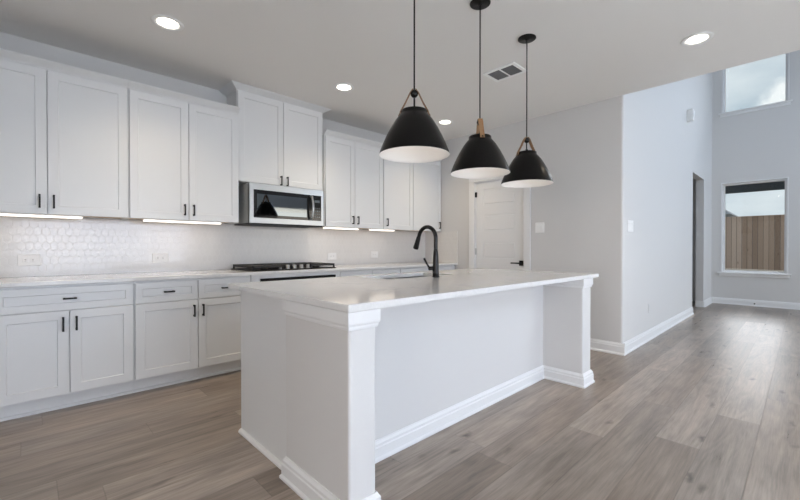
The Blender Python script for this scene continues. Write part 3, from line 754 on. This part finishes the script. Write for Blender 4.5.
# ================================================================== pendants
def make_pendant(loc):
    root = thing('pendant_light', '', 'pendant light', loc, 0, 'black dome pendants over the island')
    z0 = loc[2]; c = loc
    b = BM()
    prof = [(.193, 0), (.188, .020), (.172, .060), (.154, .100), (.132, .142), (.106, .185), (.087, .209), (.077, .220), (.073, .227), (.073, .240), (.070, .243)]
    inn = [(.066, .240), (.069, .236), (.069, .226), (.073, .218), (.084, .206), (.103, .181), (.129, .139), (.151, .098), (.169, .059), (.185, .0195), (.1905, .0)]
    lathe(b, prof + [(.0, .2435)], c, 56); obj('shade', b, M_shade, root)
    b = BM(); lathe(b, [(.0, .2405)] + inn + [(.1928, -.0008), (.1935, .0002)], c, 56); obj('shade_lining', b, M_shade_in, root, 'white inside of the shade')
    b = BM(); lathe(b, [(0, 0), (.022, .010), (.031, .032), (.024, .058), (.015, .072), (.015, .125), (0, .125)], (c[0], c[1], z0 + .115), 20); obj('bulb', b, M_bulb, root)
    b = BM(); lathe(b, [(0, -.0), (.010, .0), (.010, .02), (.005, .023), (.005, .077), (0, .077)], (c[0], c[1], z0 + .2445), 16); obj('stem', b, M_black, root)
    b = BM(); lathe(b, [(0, -.0215), (.011, -.019), (.019, -.010), (.0215, 0), (.019, .010), (.011, .019), (.005, .022), (0, .022)], (c[0], c[1], z0 + .336), 20); obj('clasp', b, M_bronze, root)
    # leather straps: from the clasp down both sides, looping through the neck
    for s in (-1, 1):
        b = BM(); w = .015
        path = [(.006, .3595), (.0225, .338), (.047, .286), (.0745, .238), (.0785, .222), (.085, .214)]
        L_ = []
        for x, z in path:
            for k in (-1, 1):
                for d in (0, .0035): L_.append(b.verts.new((c[0] + s * (x + d), c[1] + k * w, z0 + z)))
        for i in range(len(path) - 1):
            a = L_[i*4:i*4+4]; d = L_[i*4+4:i*4+8]
            for p, q_ in ((0, 1), (1, 3), (3, 2), (2, 0)): b.faces.new((a[p], a[q_], d[q_], d[p]))
        b.faces.new((L_[0], L_[1], L_[3], L_[2])); b.faces.new((L_[-4], L_[-3], L_[-1], L_[-2]))
        bmesh.ops.recalc_face_normals(b, faces=b.faces[:]); st = obj('strap', b, M_leather, root)
        b = BM(); xx = c[0] + s * .0855; t = BM(); lathe(t, [(0, 0), (.007, 0), (.006, .003), (0, .004)], (0, 0, 0), 14)
        merge(b, t, Matrix.Translation((xx - s * .0045, c[1], z0 + .222)) @ Matrix.Rotation(R(90) * s, 4, 'Y')); obj('rivet', b, M_bronze, st)
    return root
def pendant_fit(root, canopy_z):
    z0 = root.location.z
    b = BM(); tube(b, [(0, 0, .3585), (0, 0, canopy_z - z0 - .008)], .0044, 8); b.transform(Matrix.Identity(4)); me = obj('cord', b, M_black); me.parent = root
    b = BM(); lathe(b, [(0, 0), (.012, 0), (.014, .004), (.064, .0055), (.067, .008), (.067, .0135), (0, .0135)], (0, 0, canopy_z - z0 - .0140), 32); me = obj('canopy', b, M_black); me.parent = root
p1 = make_pendant((1.533, 1.485, 1.646)); p1['label'] = 'black dome pendant hanging over the near end of the island, largest in view'
p2 = dup(p1, (2.155, 1.485, 1.628), R(46), 'middle black dome pendant over the island, straps seen edge-on')
p3 = dup(p1, (2.777, 1.485, 1.630), R(-28), 'black dome pendant nearest the pantry door')
p1.rotation_euler = (0, 0, R(-46))
for p in (p1, p2, p3):
    pendant_fit(p, H - .0005)
    d = bpy.data.lights.new('pendant_lamp', 'POINT'); d.energy = BULB_POWER; d.color = (1, .9, .8); d.shadow_soft_size = .03
    o = bpy.data.objects.new('pendant_lamp', d); C.objects.link(o); o.location = p.location + Vector((0, 0, .10))

# ================================================================== recessed ceiling lights and vent
def can_light(loc):
    root = thing('recessed_light', '', 'ceiling light', loc, 0, 'round recessed ceiling lights')
    b = BM(); lathe(b, [(.068, -.0), (.098, -.0), (.102, -.003), (.100, -.007), (.085, -.010), (.068, -.006)], (loc[0], loc[1], H - .0005), 40, closed=True); obj('trim_ring', b, M_bright, root)
    b = BM(); lathe(b, [(0, -.0052), (.066, -.0052), (.0675, -.003), (.0675, -.0005), (0, -.0005)], (loc[0], loc[1], H - .0005), 40); obj('lens', b, M_lens, root)
    return root
cans = [((.730, 3.16), 'lit recessed ceiling light above the counter at the picture edge'),
        ((2.291, 3.20), 'lit recessed ceiling light above the cooktop, beside the tall cabinet'),
        ((3.859, 3.19), 'lit recessed ceiling light between the first two pendants, farthest away'),
        ((3.726, .58), 'lit recessed ceiling light near the edge of the high living room')]
c0 = None
for (x, y), lab in cans:
    if c0 is None: c0 = o = can_light((x, y, H)); o['label'] = lab
    else: o = dup(c0, (x, y, H), 0, lab)
    d = bpy.data.lights.new('can_lamp', 'SPOT'); d.energy = CAN_POWER; d.color = CAN_COLOR; d.spot_size = R(124); d.spot_blend = 1.0; d.shadow_soft_size = .065
    l = bpy.data.objects.new('can_lamp', d); C.objects.link(l); l.location = (x, y, H - .02)

vt = thing('ceiling_vent', 'white rectangular ceiling air vent with two dark grilles', 'vent', (3.163, 1.908, H))
VX0, VX1, VY0, VY1 = 3.04, 3.286, 1.748, 2.068
b = BM(); grid_solid(b, [VX0, VX0 + .03, VX1 - .03, VX1], [VY0, VY0 + .03, 1.901, 1.915, VY1 - .03, VY1], {(1, 1), (1, 3)}, H - .010, H - .0008, 'XY'); obj('frame', b, M_bright, vt)
b = BM(); box(b, VX0 + .031, VX1 - .031, VY0 + .031, VY1 - .031, H - .0030, H - .0010); obj('duct_shade', b, M_vent, vt, 'sheet coloured dark for the shade behind the grille')  # flat dark sheet, the duct's shade put into its colour
for y0, y1 in ((VY0 + .031, 1.900), (1.916, VY1 - .031)):
    b = BM(); n = 13
    for k in range(n):
        x = VX0 + .036 + (VX1 - VX0 - .072) * (k + .5) / n
        prism(b, [(x - .0045, H - .0035), (x - .003, H - .0035), (x + .0045, H - .0095), (x + .003, H - .0095)], 'Y', y0, y1)
    obj('grille', b, M_slot, vt)

# ================================================================== outlets, switches and small fittings
def outlet(x, z, label, yw):
    root = thing('outlet', label, 'outlet', (x, yw, z), 0)
    b = BM(); box(b, x - .064, x + .064, yw - .006, yw - .0005, z - .043, z + .043, .002); pl_ = obj('plate', b, M_plate, root)
    b = BM()
    for s in (-1, 1): box(b, x + s * .021 - .016, x + s * .021 + .016, yw - .0078, yw - .0062, z - .017, z + .017, .0008)
    rc = obj('receptacle', b, M_plate, root)
    b = BM()
    for s in (-1, 1):
        for dz in (-.006, .006): box(b, x + s * .021 - .006, x + s * .021 + .005, yw - .0084, yw - .0079, z + dz - .0016, z + dz + .0016)
    obj('slot', b, M_slot, rc)
yo = YW - .010
outlet(.006, 1.042, 'white outlet on the tile under the wall cabinet at the picture edge', yo)
outlet(.888, 1.044, 'white outlet on the tile beside the cooktop, below a lit bar', yo)
outlet(2.785, 1.030, 'white outlet on the tile just past the cooktop', yo)
outlet(3.483, 1.043, 'white outlet on the tile left of the faucet, nearest the pantry corner', yo)
o = thing('light_switch', 'white double light switch beside the pantry door', 'light switch', (XD, 2.252, 1.385))
b = BM(); box(b, XD - .006, XD - .0005, 2.195, 2.309, 1.322, 1.448, .002); obj('plate', b, M_plate, o)
for y in (2.229, 2.275): b = BM(); box(b, XD - .0095, XD - .0062, y - .0165, y + .0165, 1.352, 1.418, .0015); obj('rocker', b, M_plate, o)
o = thing('light_switch', 'white wide light switch just round the corner on the living room wall', 'light switch', (4.79, YL, 1.376))
b = BM(); box(b, 4.695, 4.885, YL - .006, YL - .0005, 1.312, 1.440, .002); obj('plate', b, M_plate, o)
for k in range(4):
    b = BM(); x = 4.721 + .046 * k; prism(b, [(YL - .0062, 1.342), (YL - .0090, 1.342), (YL - .0072, 1.376), (YL - .0110, 1.410), (YL - .0062, 1.410)], 'X', x - .0165, x + .0165); obj('rocker', b, M_plate, o)
o = thing('blank_plate', 'faint white cover plate low on the living room wall', 'cover plate', (5.545, YL, .39))
b = BM(); box(b, 5.51, 5.58, YL - .005, YL - .0005, .333, .447, .002); obj('plate', b, M_wall, o)
b = BM(); box(b, 5.528, 5.562, YL - .0062, YL - .0051, .36, .42, .0004); obj('insert', b, M_wall, o)
o = thing('wall_sensor', 'small white sensor box mounted high on the living room wall', 'sensor', (7.75, YL, 3.27))
b = BM(); box(b, 7.70, 7.80, YL - .085, YL - .0005, 3.185, 3.375, .012, 2); obj('housing', b, M_plate, o)
b = BM(); box(b, 7.715, 7.785, YL - .092, YL - .0855, 3.25, 3.345, .003); obj('lens_cover', b, M_plate, o)
o = thing('door_stop', 'small black door stop on the far baseboard below the window', 'door stop', (XF - .027, .66, .055))
b = BM(); tube(b, [(XF - .0275, .66, .055), (XF - .07, .66, .055)], .006, 10); obj('rod', b, M_black, o)
b = BM(); tube(b, [(XF - .0705, .66, .055), (XF - .088, .66, .055)], [.013, .012], 12); obj('bumper', b, M_black, o)
